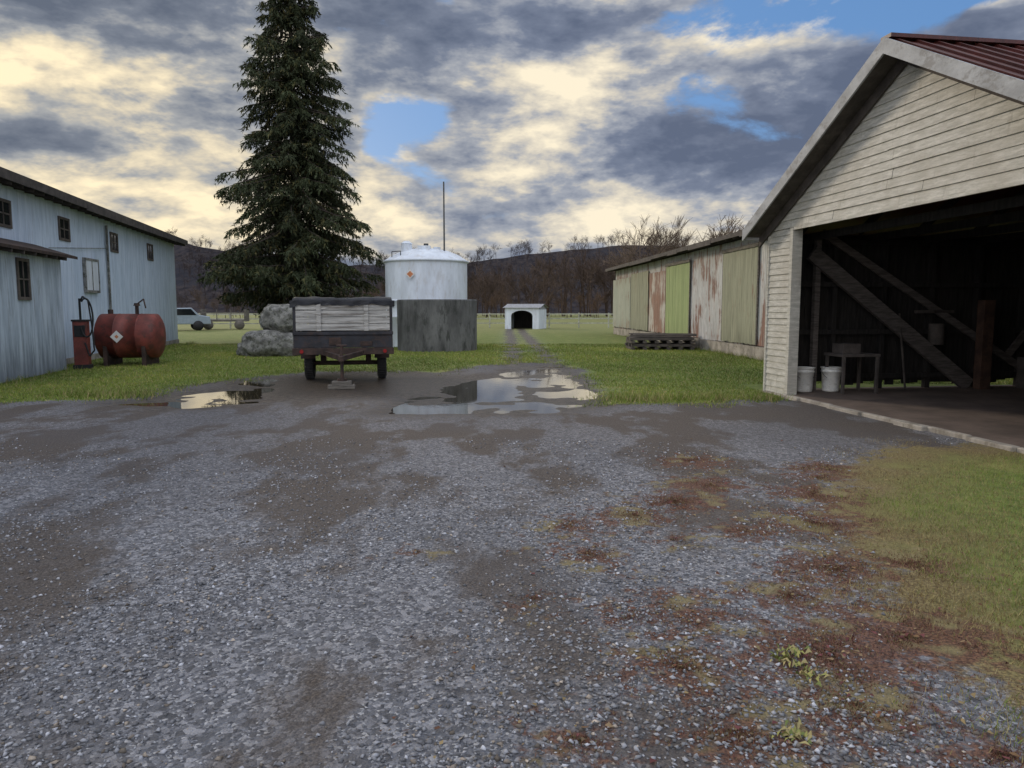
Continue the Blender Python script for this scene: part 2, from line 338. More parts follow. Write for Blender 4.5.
parts.append(blades(Q,(.02+.035*rng.random(len(Q)))*(.8+Q[:,1]/60),.004+Q[:,1]*.00025,cc))
Wd=[]
for _ in range(260):
    k=random.random()
    if k<.35: y_=random.uniform(20,45); cx=6.4+.0568*(46-y_)-.1
    elif k<.6: y_=random.uniform(12.2,34); cx=-11.55-.207*(y_-19.1)+.12
    elif k<.85: cx=random.uniform(1.6,4.6); y_=12.6+random.random()*.5
    else: cx=random.uniform(-8.6,-6.5); y_=13+random.random()
    Wd.append(np.column_stack([cx+rng.standard_normal(28)*.12,y_+rng.standard_normal(28)*.15]))
Q=np.concatenate(Wd); parts.append(blades(Q,.05+.13*rng.random(len(Q)),np.full(len(Q),.006),gcol(len(Q),.35)))
off=0;Vs=[];Fs=[];Cs=[]
for v_,f_,c_ in parts: Vs.append(v_);Fs.append(f_+off);Cs.append(c_);off+=len(v_)
npmesh('grass',np.concatenate(Vs),np.concatenate(Fs),M_vgrass,np.concatenate(Cs))

# ---------------------------------------------------------------- fallen leaves (sparse)
Ls=[]
for x,y,r_ in LEAF:
    k=int(420*r_*r_); a=rng.random(k)*6.283; rr=r_*1.5*np.abs(rng.standard_normal(k))*.6; Ls.append(np.column_stack([x+rr*np.cos(a),y+rr*np.sin(a)]))
Q0=scatter(600,2,9,1.2); Ls.append(Q0[Q0[:,0]>-.5])
Q=np.concatenate(Ls); n=len(Q); z=ground_h(Q)+.006+.010*rng.random(n); r=.006+.011*rng.random(n)
base=np.array([(-1,0,0),(-.3,.6,.25),(1,0,.1),(-.2,-.6,.3)],float)
A=rng.random(n)*6.283; ca,sa=np.cos(A)[:,None],np.sin(A)[:,None]
L=base[None]*r[:,None,None]+rng.standard_normal((n,4,3))*r[:,None,None]*.22
V=np.stack([L[:,:,0]*ca-L[:,:,1]*sa+Q[:,0,None],L[:,:,0]*sa+L[:,:,1]*ca+Q[:,1,None],L[:,:,2]+z[:,None]],2).reshape(-1,3)
F=(np.array([(0,1,3),(1,2,3)])[None]+np.arange(n)[:,None,None]*4).reshape(-1,3)
pal=np.array([(.12,.05,.03),(.17,.10,.05),(.09,.045,.03),(.24,.18,.09),(.14,.05,.05),(.20,.14,.08)]); c=pal[rng.integers(0,6,n)]*(.6+.6*rng.random((n,1)))
npmesh('fallen_leaves',V,F,M_vleaf,np.repeat(c,4,0))
Vs=[];Cs=[]
for cx,cy,rr in [(1.24,3.2,.06),(1.30,3.3,.05),(1.05,2.62,.05),(1.55,2.3,.04),(1.3,3.08,.045)]:
    for i in range(30):
        a=random.random()*6.28; l=rr*random.uniform(.4,1.1); w_=.006
        bx,by=cx+random.gauss(0,.03),cy+random.gauss(0,.03); dx,dy=math.cos(a),math.sin(a)
        Vs+= [(bx,by,.008),(bx+dx*l*.6-dy*w_,by+dy*l*.6+dx*w_,.02+.02*random.random()),(bx+dx*l,by+dy*l,.012),(bx+dx*l*.6+dy*w_,by+dy*l*.6-dx*w_,.02)]
        Cs+=[random.choice([(.26,.26,.08),(.32,.27,.12),(.14,.17,.05)])]*4
npmesh('weeds',np.array(Vs),np.arange(len(Vs)).reshape(-1,4),M_vgrass,np.array(Cs))

# ---------------------------------------------------------------- garage
G=empty('garage',(4.87,14.1,0),math.atan2(-.989,.147))
W=7.38; PK=3.69; RZ=5.2; SL=.53; DEP=8.2; HD=3.02; CW=.76
def rz(s): return RZ-SL*abs(s-PK)
def clap(mb,x0f,x1f,z0,z1,h=.135,y=0.0,seg=2.4):
    z=z0
    while z<z1-.02:
        zt=min(z+h+.012,z1); a,b_=x0f(z+h*.5),x1f(z+h*.5)
        x=a; 
        while x<b_-.02:
            e=min(b_,x+seg*random.uniform(.7,1.4)); 
            if b_-e<.3:e=b_
            j=random.uniform(-.004,.004); dz=random.uniform(-.005,.005); dz2=dz+random.uniform(-.007,.007)
            vs=[(x+.002,y-.027+j,z+dz),(e-.002,y-.027+j,z+dz2),(e-.002,y-.008+j,zt+dz2),(x+.002,y-.008+j,zt+dz),(x+.002,y+.0,z+dz),(e-.002,y,z+dz2),(e-.002,y,zt+dz2),(x+.002,y,zt+dz)]
            mb.add(vs,[(0,1,2,3),(4,7,6,5),(0,4,5,1),(3,2,6,7),(0,3,7,4),(1,5,6,2)],0); x=e
        z+=h
mb=MB()
gx0=lambda z:max(0.0,PK-(RZ-.12-z)/SL); gx1=lambda z:min(W,PK+(RZ-.12-z)/SL)
clap(mb,gx0,gx1,HD,RZ-.15)
clap(mb,lambda z:0.0,lambda z:CW,.03,HD-.01,h=.115,y=0.0,seg=3)
clap(mb,lambda z:W-CW,lambda z:W,.03,HD-.01,h=.115,seg=3)
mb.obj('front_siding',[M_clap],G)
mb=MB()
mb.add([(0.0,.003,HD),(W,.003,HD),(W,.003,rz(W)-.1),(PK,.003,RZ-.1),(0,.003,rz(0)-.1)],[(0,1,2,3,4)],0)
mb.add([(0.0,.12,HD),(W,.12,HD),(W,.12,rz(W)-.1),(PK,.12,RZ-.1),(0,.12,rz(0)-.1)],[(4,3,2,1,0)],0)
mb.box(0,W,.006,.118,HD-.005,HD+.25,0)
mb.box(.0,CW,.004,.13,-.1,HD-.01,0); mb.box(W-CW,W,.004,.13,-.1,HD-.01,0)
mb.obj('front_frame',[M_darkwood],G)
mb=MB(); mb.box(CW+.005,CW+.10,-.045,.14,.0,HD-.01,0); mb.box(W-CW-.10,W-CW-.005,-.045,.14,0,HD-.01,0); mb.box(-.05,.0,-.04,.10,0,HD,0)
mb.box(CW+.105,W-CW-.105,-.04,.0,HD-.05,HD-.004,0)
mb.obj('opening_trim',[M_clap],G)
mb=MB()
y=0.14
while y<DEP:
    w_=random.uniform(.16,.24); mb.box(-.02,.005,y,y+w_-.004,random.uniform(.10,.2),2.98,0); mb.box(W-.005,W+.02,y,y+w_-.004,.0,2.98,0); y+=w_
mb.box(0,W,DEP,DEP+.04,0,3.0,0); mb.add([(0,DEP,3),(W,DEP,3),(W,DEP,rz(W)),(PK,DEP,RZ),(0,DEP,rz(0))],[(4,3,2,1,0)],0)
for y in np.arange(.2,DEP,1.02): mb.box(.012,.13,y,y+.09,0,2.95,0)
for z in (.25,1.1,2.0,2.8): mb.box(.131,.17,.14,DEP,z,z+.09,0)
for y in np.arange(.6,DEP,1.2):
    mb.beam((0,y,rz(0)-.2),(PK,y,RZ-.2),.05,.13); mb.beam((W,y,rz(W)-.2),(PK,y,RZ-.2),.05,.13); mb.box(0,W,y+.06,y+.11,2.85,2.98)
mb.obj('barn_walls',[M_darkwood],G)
mb=MB()
mb.beam((.30,.65,2.62),(.30,4.05,.10),.09,.27,0)
mb.beam((.22,.9,3.0),(.22,5.7,.16),.06,.13,0)
mb.beam((.20,6.8,2.9),(.20,4.9,.6),.06,.13,0)
mb.box(.2,.3,.75,.85,0,2.9,0)
mb.obj('diagonal_braces',[M_beam],G)
mb=MB(); mb.box(.42,.60,4.05,4.27,0,1.75,0); mb.obj('interior_post',[M_brownpost],G)
mb=MB()
mb.box(.35,.95,.95,1.7,.72,.77,0); 
for a,b_ in ((.37,.97),(.37,1.63),(.9,.97),(.9,1.63)): mb.box(a,a+.05,b_,b_+.05,0,.72,0)
mb.box(.45,.8,1.05,1.4,.772,.95,0); mb.box(.4,1.3,5.0,6.6,.0,.65,0); mb.box(.5,1.2,5.1,5.9,.652,1.1,0)
mb.cyl((.45,2.6,0),(.3,2.5,1.5),.02,.02,8,0); mb.cyl((.3,3.3,.9),(.3,3.3,1.3),.14,.14,14,0); mb.box(.18,.25,2.9,3.7,1.5,1.56,0)
mb.box(.18,.4,6.0,7.2,1.5,1.54,0); mb.box(.2,.35,6.1,6.4,1.54,1.8,0)
mb.obj('workbench_and_clutter',[M_soffit],G,bevel=.004)
OV=.38; EO=.34
mb=MB()
for sgn in (-1,1):
    xe=PK+sgn*(PK+EO); ze=RZ-SL*(PK+EO)
    vs=[(PK,-OV,RZ),(xe,-OV,ze),(xe,DEP+.3,ze),(PK,DEP+.3,RZ)]
    vs=vs+[(x,y,z-.05) for x,y,z in vs]
    mb.add(vs,[(0,1,2,3),(7,6,5,4),(0,4,5,1),(1,5,6,2),(2,6,7,3)],0)
    for y in np.arange(-OV+.12,DEP,.3): mb.beam((PK+sgn*.02,y,RZ+.008),(xe,y,ze+.02),.035,.03,0)
mb.beam((PK,-OV,RZ+.03),(PK,DEP+.3,RZ+.03),.22,.05,0)
mb.obj('metal_roof',[M_redroof],G)
mb=MB()
for sgn in (-1,1):
    xe=PK+sgn*(PK+EO+.02); ze=RZ-SL*(PK+EO+.02)
    def rk(y0,y1,dz0,dz1,mi):
        vs=[(PK,y0,RZ+dz0),(xe,y0,ze+dz0),(xe,y0,ze+dz1),(PK,y0,RZ+dz1)]; vs+=[(x,y1,z) for x,_,z in vs]
        mb.add(vs,[(0,1,2,3),(7,6,5,4),(0,4,5,1),(3,2,6,7),(1,5,6,2),(0,3,7,4)],mi)
    rk(-OV-.03,-OV,-.18,.03,0)
    rk(-OV,-.035,-.115,-.055,1)
    rk(-.07,-.034,-.30,-.118,1)
    mb.box(xe-.015,xe+.015,-OV,DEP+.3,ze-.16,ze-.01,0)
mb.obj('rake_trim',[M_trim,M_soffit],G)
mb=MB(); mb.box(-.1,W+.1,-.02,DEP+.1,-.2,.045,0); mb.obj('floor_slab',[M_floor],G)
mb=MB()
x=CW+.12
while x<W-1:
    e=x+random.uniform(.4,1.0); mb.box(x,e-.012,-.14+random.uniform(-.04,.04),-.03,-.1,.050+random.uniform(0,.012),0); x=e
mb.box(-.03,CW+.1,-.06,-.031,-.1,.03,0)
mb.obj('concrete_sill',[M_conc],G,bevel=.015)

for bx,by,s_ in ((5.47,13.80,1.15),(6.00,13.86,1.15)):
    E=empty('plastic_bucket',(bx,by,.046)); E.scale=(s_,s_,s_*1.04)
    mb=MB(); mb.lathe([(0,.002),(.128,.0),(.132,.02),(.148,.30),(.158,.305),(.158,.325),(.15,.33),(.152,.36),(.165,.365),(.165,.38),(.150,.38),(.128,.03),(0,.03)],n=28)
    mb.obj('bucket_body',[M_bucket],E)
    mb=MB(); pts=[(.168*math.cos(a),-.12*math.sin(a)-.0,.34-.16*math.sin(a)) for a in np.linspace(0,math.pi,14)]; mb.tube(pts,.004,6); mb.obj('wire_handle',[M_steel],E)

# ---------------------------------------------------------------- long shed
sx,sy=.0568,-.998; SH=empty('long_shed',(6.4,46,0),math.atan2(sy,sx)); SLn=26.3; SHt=3.85
def corr(mb,x0,x1,z0,z1,y,amp=.022,pitch=.16,mi=0):
    n=max(2,int((x1-x0)/(pitch/4))); vs=[]
    for i in range(n+1):
        x=x0+(x1-x0)*i/n; yy=y-amp*(0.5+.5*math.sin(2*math.pi*x/pitch)); vs+= [(x,yy,z0),(x,yy,z1)]
    mb.add(vs,[(2*i,2*i+2,2*i+3,2*i+1) for i in range(n)],mi,None,False)
mb=MB(); x=0
while x<SLn:
    e=min(SLn,x+random.uniform(.8,1.0)); corr(mb,x,e,.42+random.uniform(-.03,.03),SHt,-random.uniform(0,.012)); x=e
mb.obj('corrugated_wall',[M_shedmetal],SH)
mb=MB(); mb.box(0,SLn,.012,9,.0,SHt-.02,0); mb.obj('shed_body',[M_timber],SH)
mb=MB(); mb.box(-.05,SLn,-.10,.012,-.2,.40,0); mb.obj('foundation',[M_conc],SH)
def ux(px):
    k=(px-512)/740
    return (k*(.9948*46+.16)-6.4)/(sx-k*.9948*sy)
doors=[(614,631,M_greydoor,3.3),(632,649,M_olivedoor,3.45),(650,666,M_rustdoor,3.3),(667,690,M_greendoor,3.45),(723,757,M_olivedoor,3.5)]
for i,(a,b_,mt,top) in enumerate(doors):
    u0,u1=ux(a),ux(b_); mb=MB(); x=u0; z0=.46
    yy=-.07 if i%2 else -.055
    while x<u1-.03:
        e=min(u1,x+.19); mb.box(x+.004,e-.004,yy-random.uniform(.0,.008)-.03,yy,z0+random.uniform(-.03,.03),top+random.uniform(-.02,.02),0); x=e
    if i in (3,4):
        mb.box(u0-.1,u1+.1,yy-.075,yy-.04,top,top+.12,1)
        mb.box(u0-.06,u0-.005,yy-.03,yy,z0,top-.03,1); mb.box(u1+.005,u1+.06,yy-.03,yy,z0,top-.03,1)
    mb.obj('sliding_door_%d'%(i+1),[mt,M_timber],SH)
mb=MB()
mb.add([(-.4,-.55,SHt+.08),(SLn+.2,-.55,SHt+.08),(SLn+.2,4.5,SHt+.75),(-.4,4.5,SHt+.75),(-.4,-.55,SHt+.14),(SLn+.2,-.55,SHt+.14),(SLn+.2,4.5,SHt+.81),(-.4,4.5,SHt+.81)],[(3,2,1,0),(4,5,6,7),(0,1,5,4),(1,2,6,5),(3,0,4,7)],0)
mb.add([(-.4,4.5,SHt+.81),(SLn+.2,4.5,SHt+.81),(SLn+.2,9.4,SHt+.1),(-.4,9.4,SHt+.1)],[(0,1,2,3)],0)
for x in np.arange(0,SLn,.75): mb.beam((x,-.5,SHt+.02),(x,.3,SHt+.12),.06,.12,1)
x=-.4
while x<SLn:
    e=min(SLn+.2,x+random.uniform(1.5,3)); mb.box(x,e-.02,-.58-random.uniform(0,.015),-.553,SHt-.02+random.uniform(-.03,.03),SHt+.15,1); x=e
mb.box(0,.05,-.05,9,0,SHt,1)
mb.obj('shed_roof',[M_tar,M_soffit],SH)

mb=MB(); E=empty('timber_stack',(5.75,28.9,0),-.02)
for l in range(4):
    for i in range(6):
        j=random.uniform(-.08,.08)
        mb.box(-1.2+j,1.2+j+random.uniform(-.1,.1),-.75+i*.26,-.75+i*.26+.2,.12*l+.02,.12*l+.115,0) if l%2 else mb.box(-1.2+i*.45,-1.2+i*.45+.14,-.8,.75,.12*l+.02,.12*l+.115,0)
for i in range(5): mb.beam((-1.3+random.random()*.3,-.6+i*.25,.55+.01*i),(1.1+random.random()*.4,-.5+i*.22,.53+.05*random.random()),.15,.05,0)
mb.obj('stacked_timbers',[M_soffit],E)

# ---------------------------------------------------------------- left building
LB=empty('white_farm_building',(-10.59,11,0),math.atan2(.979,-.2027)); LL=23.5; LH=4.5
mb=MB(); x=0
while x<LL:
    e=min(LL,x+random.uniform(.9,1.1)); mb.box(x+.001,e-.002,-.022-random.uniform(0,.003),0,.02,LH,0); x=e
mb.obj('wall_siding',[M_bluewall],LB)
mb=MB(); mb.box(0,LL,.002,10,-.1,LH-.05,0); mb.obj('building_body',[M_bluewall],LB)
mb=MB(); mb.box(0,LL+.02,-.06,.001,-.1,.18,0); mb.obj('foundation',[M_conc],LB)
mb=MB()
mb.add([(-.3,-.5,LH+.02),(LL+.45,-.5,LH+.02),(LL+.45,5,LH+.95),(-.3,5,LH+.95),(-.3,-.5,LH+.17),(LL+.45,-.5,LH+.17),(LL+.45,5,LH+1.1),(-.3,5,LH+1.1)],[(3,2,1,0),(4,5,6,7),(0,1,5,4),(1,2,6,5)],0)
mb.add([(-.3,5,LH+1.1),(LL+.45,5,LH+1.1),(LL+.45,10.4,LH+.1),(-.3,10.4,LH+.1)],[(0,1,2,3)],0)
mb.add([(LL,0,LH-.05),(LL,5,LH+.92),(LL,10,LH-.05)],[(0,1,2)],0)
for x in np.arange(.3,LL+.3,.6): mb.beam((x,-.46,LH-.04),(x,.2,LH+.06),.05,.11,1)
x=-.3
while x<LL+.4:
    e=min(LL+.45,x+random.uniform(1.5,3)); mb.box(x,e-.015,-.53-random.uniform(0,.012),-.503,LH-.05+random.uniform(-.03,.03),LH+.18,1); x=e
mb.obj('roof',[M_tar,M_soffit],LB)
def window(mb,x,z,w,h,y=-.03):
    mb.box(x-w/2-.07,x+w/2+.07,y-.035,y-.001,z-h/2-.07,z-h/2,0); mb.box(x-w/2-.07,x+w/2+.07,y-.035,y-.001,z+h/2,z+h/2+.07,0)
    mb.box(x-w/2-.07,x-w/2,y-.035,y-.001,z-h/2,z+h/2,0); mb.box(x+w/2,x+w/2+.07,y-.035,y-.001,z-h/2,z+h/2,0)
    mb.box(x-w/2,x+w/2,y-.008,y-.001,z-h/2,z+h/2,1); mb.box(x-.02,x+.02,y-.022,y-.009,z-h/2,z+h/2,0); mb.box(x-w/2,x-.021,y-.022,y-.009,z-.018,z+.018,0); mb.box(x+.021,x+w/2,y-.022,y-.009,z-.018,z+.018,0)
mb=MB()
for u in (2.6,6.8,10.5,14.9,19.4): window(mb,u,3.82,.66,.52,-.025)
mb.obj('upper_windows',[M_winframe,M_glass],LB)
mb=MB(); mb.box(11.85,12.95,-.10,-.028,2.15,3.05,0); mb.box(11.8,13.0,-.12,-.029,3.052,3.12,1); mb.box(12.38,12.42,-.115,-.101,2.15,3.05,1); mb.box(11.8,13.0,-.12,-.029,2.07,2.148,1); mb.box(11.8,11.848,-.12,-.029,2.15,3.05,1); mb.box(12.952,13.0,-.12,-.029,2.15,3.05,1)
mb.cyl((14.0,-.09,.2),(14.0,-.09,4.3),.04,.04,10,1)
mb.tube([(9.2,-.09,3.2),(13.9,-.09,3.55),(14,-.09,4.1)],.012,6,1)
mb.obj('shutter_and_conduit',[M_white,M_conc3],LB)

AX=empty('lean_to_annex',(-10.08,12,0),math.atan2(.979,-.2027)); AL=7.25; AH=2.85
mb=MB(); x=0
while x<AL:
    e=min(AL,x+random.uniform(.45,.6)); mb.box(x+.002,e-.002,-.02-random.uniform(0,.005),0,.02,AH,0); x=e
mb.obj('annex_siding',[M_bluewall2],AX)
mb=MB(); mb.box(0,AL,.002,1.6,-.1,AH-.02,0); mb.obj('annex_body',[M_bluewall2],AX)
mb=MB(); vs=[(-.2,-.35,AH+.0),(AL+.25,-.35,AH+.0),(AL+.25,.64,AH+.30),(-.2,.64,AH+.30)]; vs+=[(a,b_,c_+.07) for a,b_,c_ in vs]
mb.add(vs,[(3,2,1,0),(4,5,6,7),(0,1,5,4),(1,2,6,5)],0); 
for x in np.arange(.2,AL,.6): mb.beam((x,-.33,AH-.03),(x,.1,AH+.03),.05,.09,1)
mb.obj('annex_roof',[M_rust,M_soffit],AX)
mb=MB(); window(mb,5.0,2.25,.5,.8,-.025); mb.obj('annex_window',[M_winframe,M_glass],AX)

# ---------------------------------------------------------------- fuel tank + pump
T=empty('fuel_tank',(-10.75,20.9,0),math.radians(8)); 
mb=MB(); R=.62; zc=.82; HLn=.72
prof=[(0,-HLn-.16),(.3,-HLn-.13),(.5,-HLn-.07),(R,-HLn),(R,-.28),(R+.006,-.28),(R+.006,-.25),(R,-.25),(R,.3),(R+.006,.3),(R+.006,.33),(R,.33),(R,HLn),(.5,HLn+.07),(.3,HLn+.13),(0,HLn+.16)]
mb.lathe(prof,(0,0,zc),n=40,axis='x'); mb.obj('tank_shell',[M_redtank],T)
mb=MB()
for x in (-.5,.5):
    mb.box(x-.05,x+.05,-.5,.5,.0,.30,0); mb.box(x-.05,x+.05,-.56,-.42,0,.6,0); mb.box(x-.05,x+.05,.42,.56,0,.6,0)
mb.cyl((.2,0,zc+R-.02),(.2,0,zc+R+.22),.05,.05,12,0); mb.cyl((.2,0,zc+R+.22),(.2,0,zc+R+.3),.09,.07,12,0); mb.cyl((-.5,0,zc+R-.02),(-.5,0,zc+R+.12),.07,.07,12,0)
mb.tube([(.2,-.02,1.7),(.42,-.1,1.85),(.5,-.2,1.6)],.02,8,0)
mb.obj('cradle_and_vents',[M_rust],T)
mb=MB(); s_=.17; mb.add([(-.15,-R-.012,zc+s_),(-.15+s_,-R-.012,zc),(-.15,-R-.012,zc-s_),(-.15-s_,-R-.012,zc)],[(3,2,1,0)],0)
s_=.055; mb.add([(-.15,-R-.016,zc+s_),(-.15+s_,-R-.016,zc),(-.15,-R-.016,zc-s_),(-.15-s_,-R-.016,zc)],[(3,2,1,0)],1)
mb.obj('hazard_placard',[M_signw,M_orange],T)
Pm=empty('fuel_pump',(-11.3,19.45,0),math.radians(15))
mb=MB(); mb.box(-.2,.2,-.16,.16,0,.12,1); mb.box(-.17,.17,-.13,.13,.121,1.25,0); mb.box(-.19,.19,-.15,.15,1.251,1.3,1); mb.box(-.13,.13,-.145,-.131,.85,1.15,1)
mb.cyl((0,0,1.3),(0,0,1.85),.03,.03,8,1); mb.obj('pump_cabinet',[M_redtank,M_black],Pm,bevel=.012)
mb=MB(); pts=[(.16*math.sin(a)*1.0+.18,-.18,1.35+.5*math.cos(a)) for a in np.linspace(-.6,4.2,20)]; mb.tube(pts,.022,8)
pts=[(.02,-.1,1.75),(.12,-.15,1.9),(.24,-.16,1.8),(.3,-.17,1.2),(.34,-.2,.5),(.22,-.2,.35),(.12,-.17,.7)]; mb.tube(pts,.02,8); mb.obj('hose',[M_black],Pm)

# ---------------------------------------------------------------- rough boulders beside spruce
def boulder(r,h,seed,ex=1.0,amp=.14,n=56,k=26,sq=.55):
    vs=[];fs=[]
    for j in range(k+1):
        ph=math.pi*j/k; cz=math.cos(ph); sr=max(0.0,math.sin(ph))**sq; zz_=math.copysign(abs(cz)**.8,cz)
        for i in range(n):
            a=2*math.pi*i/n; v=Vector((math.cos(a)*sr,math.sin(a)*sr,zz_))
            d=1+amp*mnoise.noise(v*1.6+Vector((seed,0,0)))+amp*.6*mnoise.noise(v*4+Vector((seed,3,0)))+amp*.3*mnoise.noise(v*9+Vector((seed,7,0)))
            vs.append((r*ex*v.x*d,r*v.y*d,h*.5*(v.z*d)+h*.5))
    for j in range(k):
        for i in range(n): fs.append((j*n+i,(j+1)*n+i,(j+1)*n+(i+1)%n,j*n+(i+1)%n))
    return np.array(vs),np.array(fs)
CB=empty('boulder_pile',(-8.0,25.0,0))
for nm,(r_,h_,sd,ex),loc in (('lower_boulder',(.88,.98,1.,1.2),(-.05,0,-.12)),('upper_boulder',(.60,1.0,5.,1.05),(.18,.1,.72)),('side_boulder',(.4,.55,9.,1.2),(-.85,.1,-.1)),('back_boulder',(.65,1.0,13.,1.0),(.75,.8,-.1))):
    v_,f_=boulder(r_,h_,sd,ex); npmesh(nm,v_+np.array(loc),f_,M_conc3,smooth=True,parent=CB)

# ---------------------------------------------------------------- storage tank & concrete cistern
CT=empty('concrete_cistern',(-2.87,28.5,0))
mb=MB(); mb.lathe([(1.52,-.1),(1.52,.8),(1.52,1.6),(1.52,1.86),(1.52,1.88),(1.50,1.92),(1.3,1.92),(1.3,1.90),(1.3,1.5),(0,1.5)],n=64); mb.obj('cistern_wall',[M_conc2],CT)
ST=empty('white_storage_tank',(-3.62,31.6,0))
mb=MB(); R=1.72
prof=[(R,-.1),(R,1.2),(R+.02,1.22),(R+.02,1.26),(R,1.28),(R,1.85),(R+.03,1.87),(R+.03,1.93),(R,1.95),(R,1.97),(R,3.46),(R,3.48),(R+.07,3.5),(R+.07,3.56),(R-.02,3.6),(1.4,3.80),(.95,3.98),(.45,4.08),(0,4.1)]
mb.lathe(prof,n=64)
mb.obj('tank_body',[M_white],ST)
mb=MB()
mb.cyl((-.75,-.5,3.85),(-.75,-.5,4.25),.22,.22,18,0); mb.cyl((-.75,-.5,4.25),(-.75,-.5,4.36),.25,.12,18,0)
mb.box(-.25,.25,-.9,-.5,3.85,4.15,0); mb.cyl((.5,-.4,3.85),(.5,-.4,4.12),.15,.15,14,0)
mb.cyl((0,0,4.05),(0,0,4.3),.1,.1,12,1)
mb.tube([(-1.3,-.9,3.6),(-1.3,-.9,3.9),(-.9,-1.2,3.9),(-.9,-1.2,3.6)],.02,6,1)
mb.obj('roof_fittings',[M_white,M_steel],ST)
mb=MB(); mb.cyl((.82,-.6,3.7),(.82,-.6,6.75),.035,.03,8,0); mb.obj('antenna_pole',[M_steel],ST)
mb=MB(); x_=-.45; y_=-math.sqrt(R*R-x_*x_)-.05
def dia(s_,y_,mi): mb.add([(x_,y_,2.95+s_),(x_+s_,y_+.0,2.95),(x_,y_,2.95-s_),(x_-s_,y_+.0,2.95)],[(3,2,1,0)],mi)
dia(.19,y_-.06,0); dia(.13,y_-.066,1); mb.box(x_-.02,x_+.02,y_-.058,y_+.04,2.9,3.0,0); mb.obj('hazard_placard',[M_signw,M_orange],ST)

# ---------------------------------------------------------------- trailer
TR=empty('utility_trailer',(-3.58,15.75,0),math.radians(10.5)); M_grplank=simple('silver_planks',(.46,.45,.42),.8,var=.5,scale=1.6,stretch=(.6,5,9),dirt=(.14,.12,.10),dirtamt=.8,bumps=.5)
hw=1.0; L0=2.7
mb=MB()
for i in range(4): mb.box(-hw+.03,hw-.03,-.035-random.uniform(0,.012),.0,1.13+i*.145,1.13+i*.145+.135+random.uniform(-.006,.004),0)
for i in range(4):
    for sg in (-1,1):
        x=sg*hw; mb.box(x-.02,x+.02,.06,L0,1.13+i*.145,1.13+i*.145+.137,0)
for i in range(4): mb.box(-hw+.06,hw-.06,L0,L0+.04,1.13+i*.145,1.13+i*.145+.137,0)
mb.box(-hw+.04,hw-.04,.03,L0-.01,1.04,1.09,0)
for x in (-.5,.48): mb.box(x-.045,x+.045,-.07,-.05,1.12,1.70,0)
mb.obj('plank_sides',[M_grplank],TR)
mb=MB()
for x in (-hw,hw):
    for y in (0,.9,1.8,L0): mb.box(x-.03,x+.03,y-.045,y+.045,.62,1.74,0)
mb.box(-hw-.04,hw+.04,-.08,.02,1.035,1.105,0)
mb.box(-hw-.05,hw+.05,-.10,-.02,.62,.76,1); mb.box(-hw-.02,hw+.02,-.055,.0,.765,1.03,0)
for x in (-.42,.42): mb.box(x-.05,x+.05,-.02,L0,.60,.78,1)
for y in (.4,1.2,2.0,2.6): mb.box(-hw,hw,y,y+.08,.79,1.03,1)
for x in (-hw-.02,hw-.03): mb.box(x,x+.05,.02,L0,.8,1.03,0)
mb.box(-.3,-.05,-.075,-.056,.82,.98,1); mb.box(.35,.6,-.07,-.056,.80,.9,1)
mb.cyl((-.9,1.15,.36),(.9,1.15,.36),.05,.05,12,1)
for x in (-.5,.5): mb.beam((x,.6,.55),(x,1.7,.55),.06,.05,1); mb.box(x-.06,x+.06,1.05,1.25,.38,.6,1)
mb.beam((-.42,0,.66),(0,-1.05,.60),.07,.10,1); mb.beam((.42,0,.66),(0,-1.05,.60),.07,.10,1); mb.box(-.05,.05,-1.35,-1.0,.56,.66,1)
mb.cyl((0,-1.1,.20),(0,-1.1,.85),.035,.035,10,1); mb.cyl((0,-1.1,.16),(0,-1.1,.2),.10,.10,14,1); mb.cyl((-.1,-1.1,.86),(.1,-1.1,.86),.02,.02,8,1)
mb.obj('steel_frame',[M_frame,M_rust],TR,bevel=.006)
mb=MB(); mb.box(-.28,.25,-1.24,-.98,.0,.08,0); mb.box(-.2,.18,-1.22,-1.0,.081,.158,0); mb.obj('support_blocks',[M_timber],TR,bevel=.01)
mb=MB()
for x,sg in ((-.80,-1),(.80,1)):
    mb.lathe([(.2,-.1),(.3,-.105),(.345,-.08),(.36,-.03),(.36,.03),(.345,.08),(.3,.105),(.2,.1),(.2,-.1)],(x,1.15,.355),n=36,axis='x',mi=0)
    mb.lathe([(0,-.03),(.08,-.04),(.14,.0),(.2,-.05)],(x,1.15,.355),n=24,axis='x',mi=1)
    mb.lathe([(0,.03),(.08,.04),(.14,.0),(.2,.05)],(x,1.15,.355),n=24,axis='x',mi=1)
    for a in np.linspace(0,6.28,36,endpoint=False):
        mb.beam((x-.085,1.15+.352*math.cos(a),.355+.352*math.sin(a)),(x+.085,1.15+.352*math.cos(a+.06),.355+.352*math.sin(a+.06)),.028,.022,0)
mb.obj('wheels',[M_black,M_rust],TR)
mb=MB()
for x in (-.80,.80):
    pts=[(1.15+.5*math.cos(a),.33+.47*math.sin(a)) for a in np.linspace(.35,math.pi-.35,10)]
    for (a,b_),(c_,d_) in zip(pts[:-1],pts[1:]): mb.add([(x-.16,a,b_),(x+.16,a,b_),(x+.16,c_,d_),(x-.16,c_,d_)],[(0,1,2,3)],0)
mb.obj('fenders',[M_rust],TR)
mb=MB()
for x in (-.86,.86): mb.cyl((x,-.13,.69),(x,-.10,.69),.04,.04,16,0)
mb.obj('marker_lamps',[M_redlamp],TR)
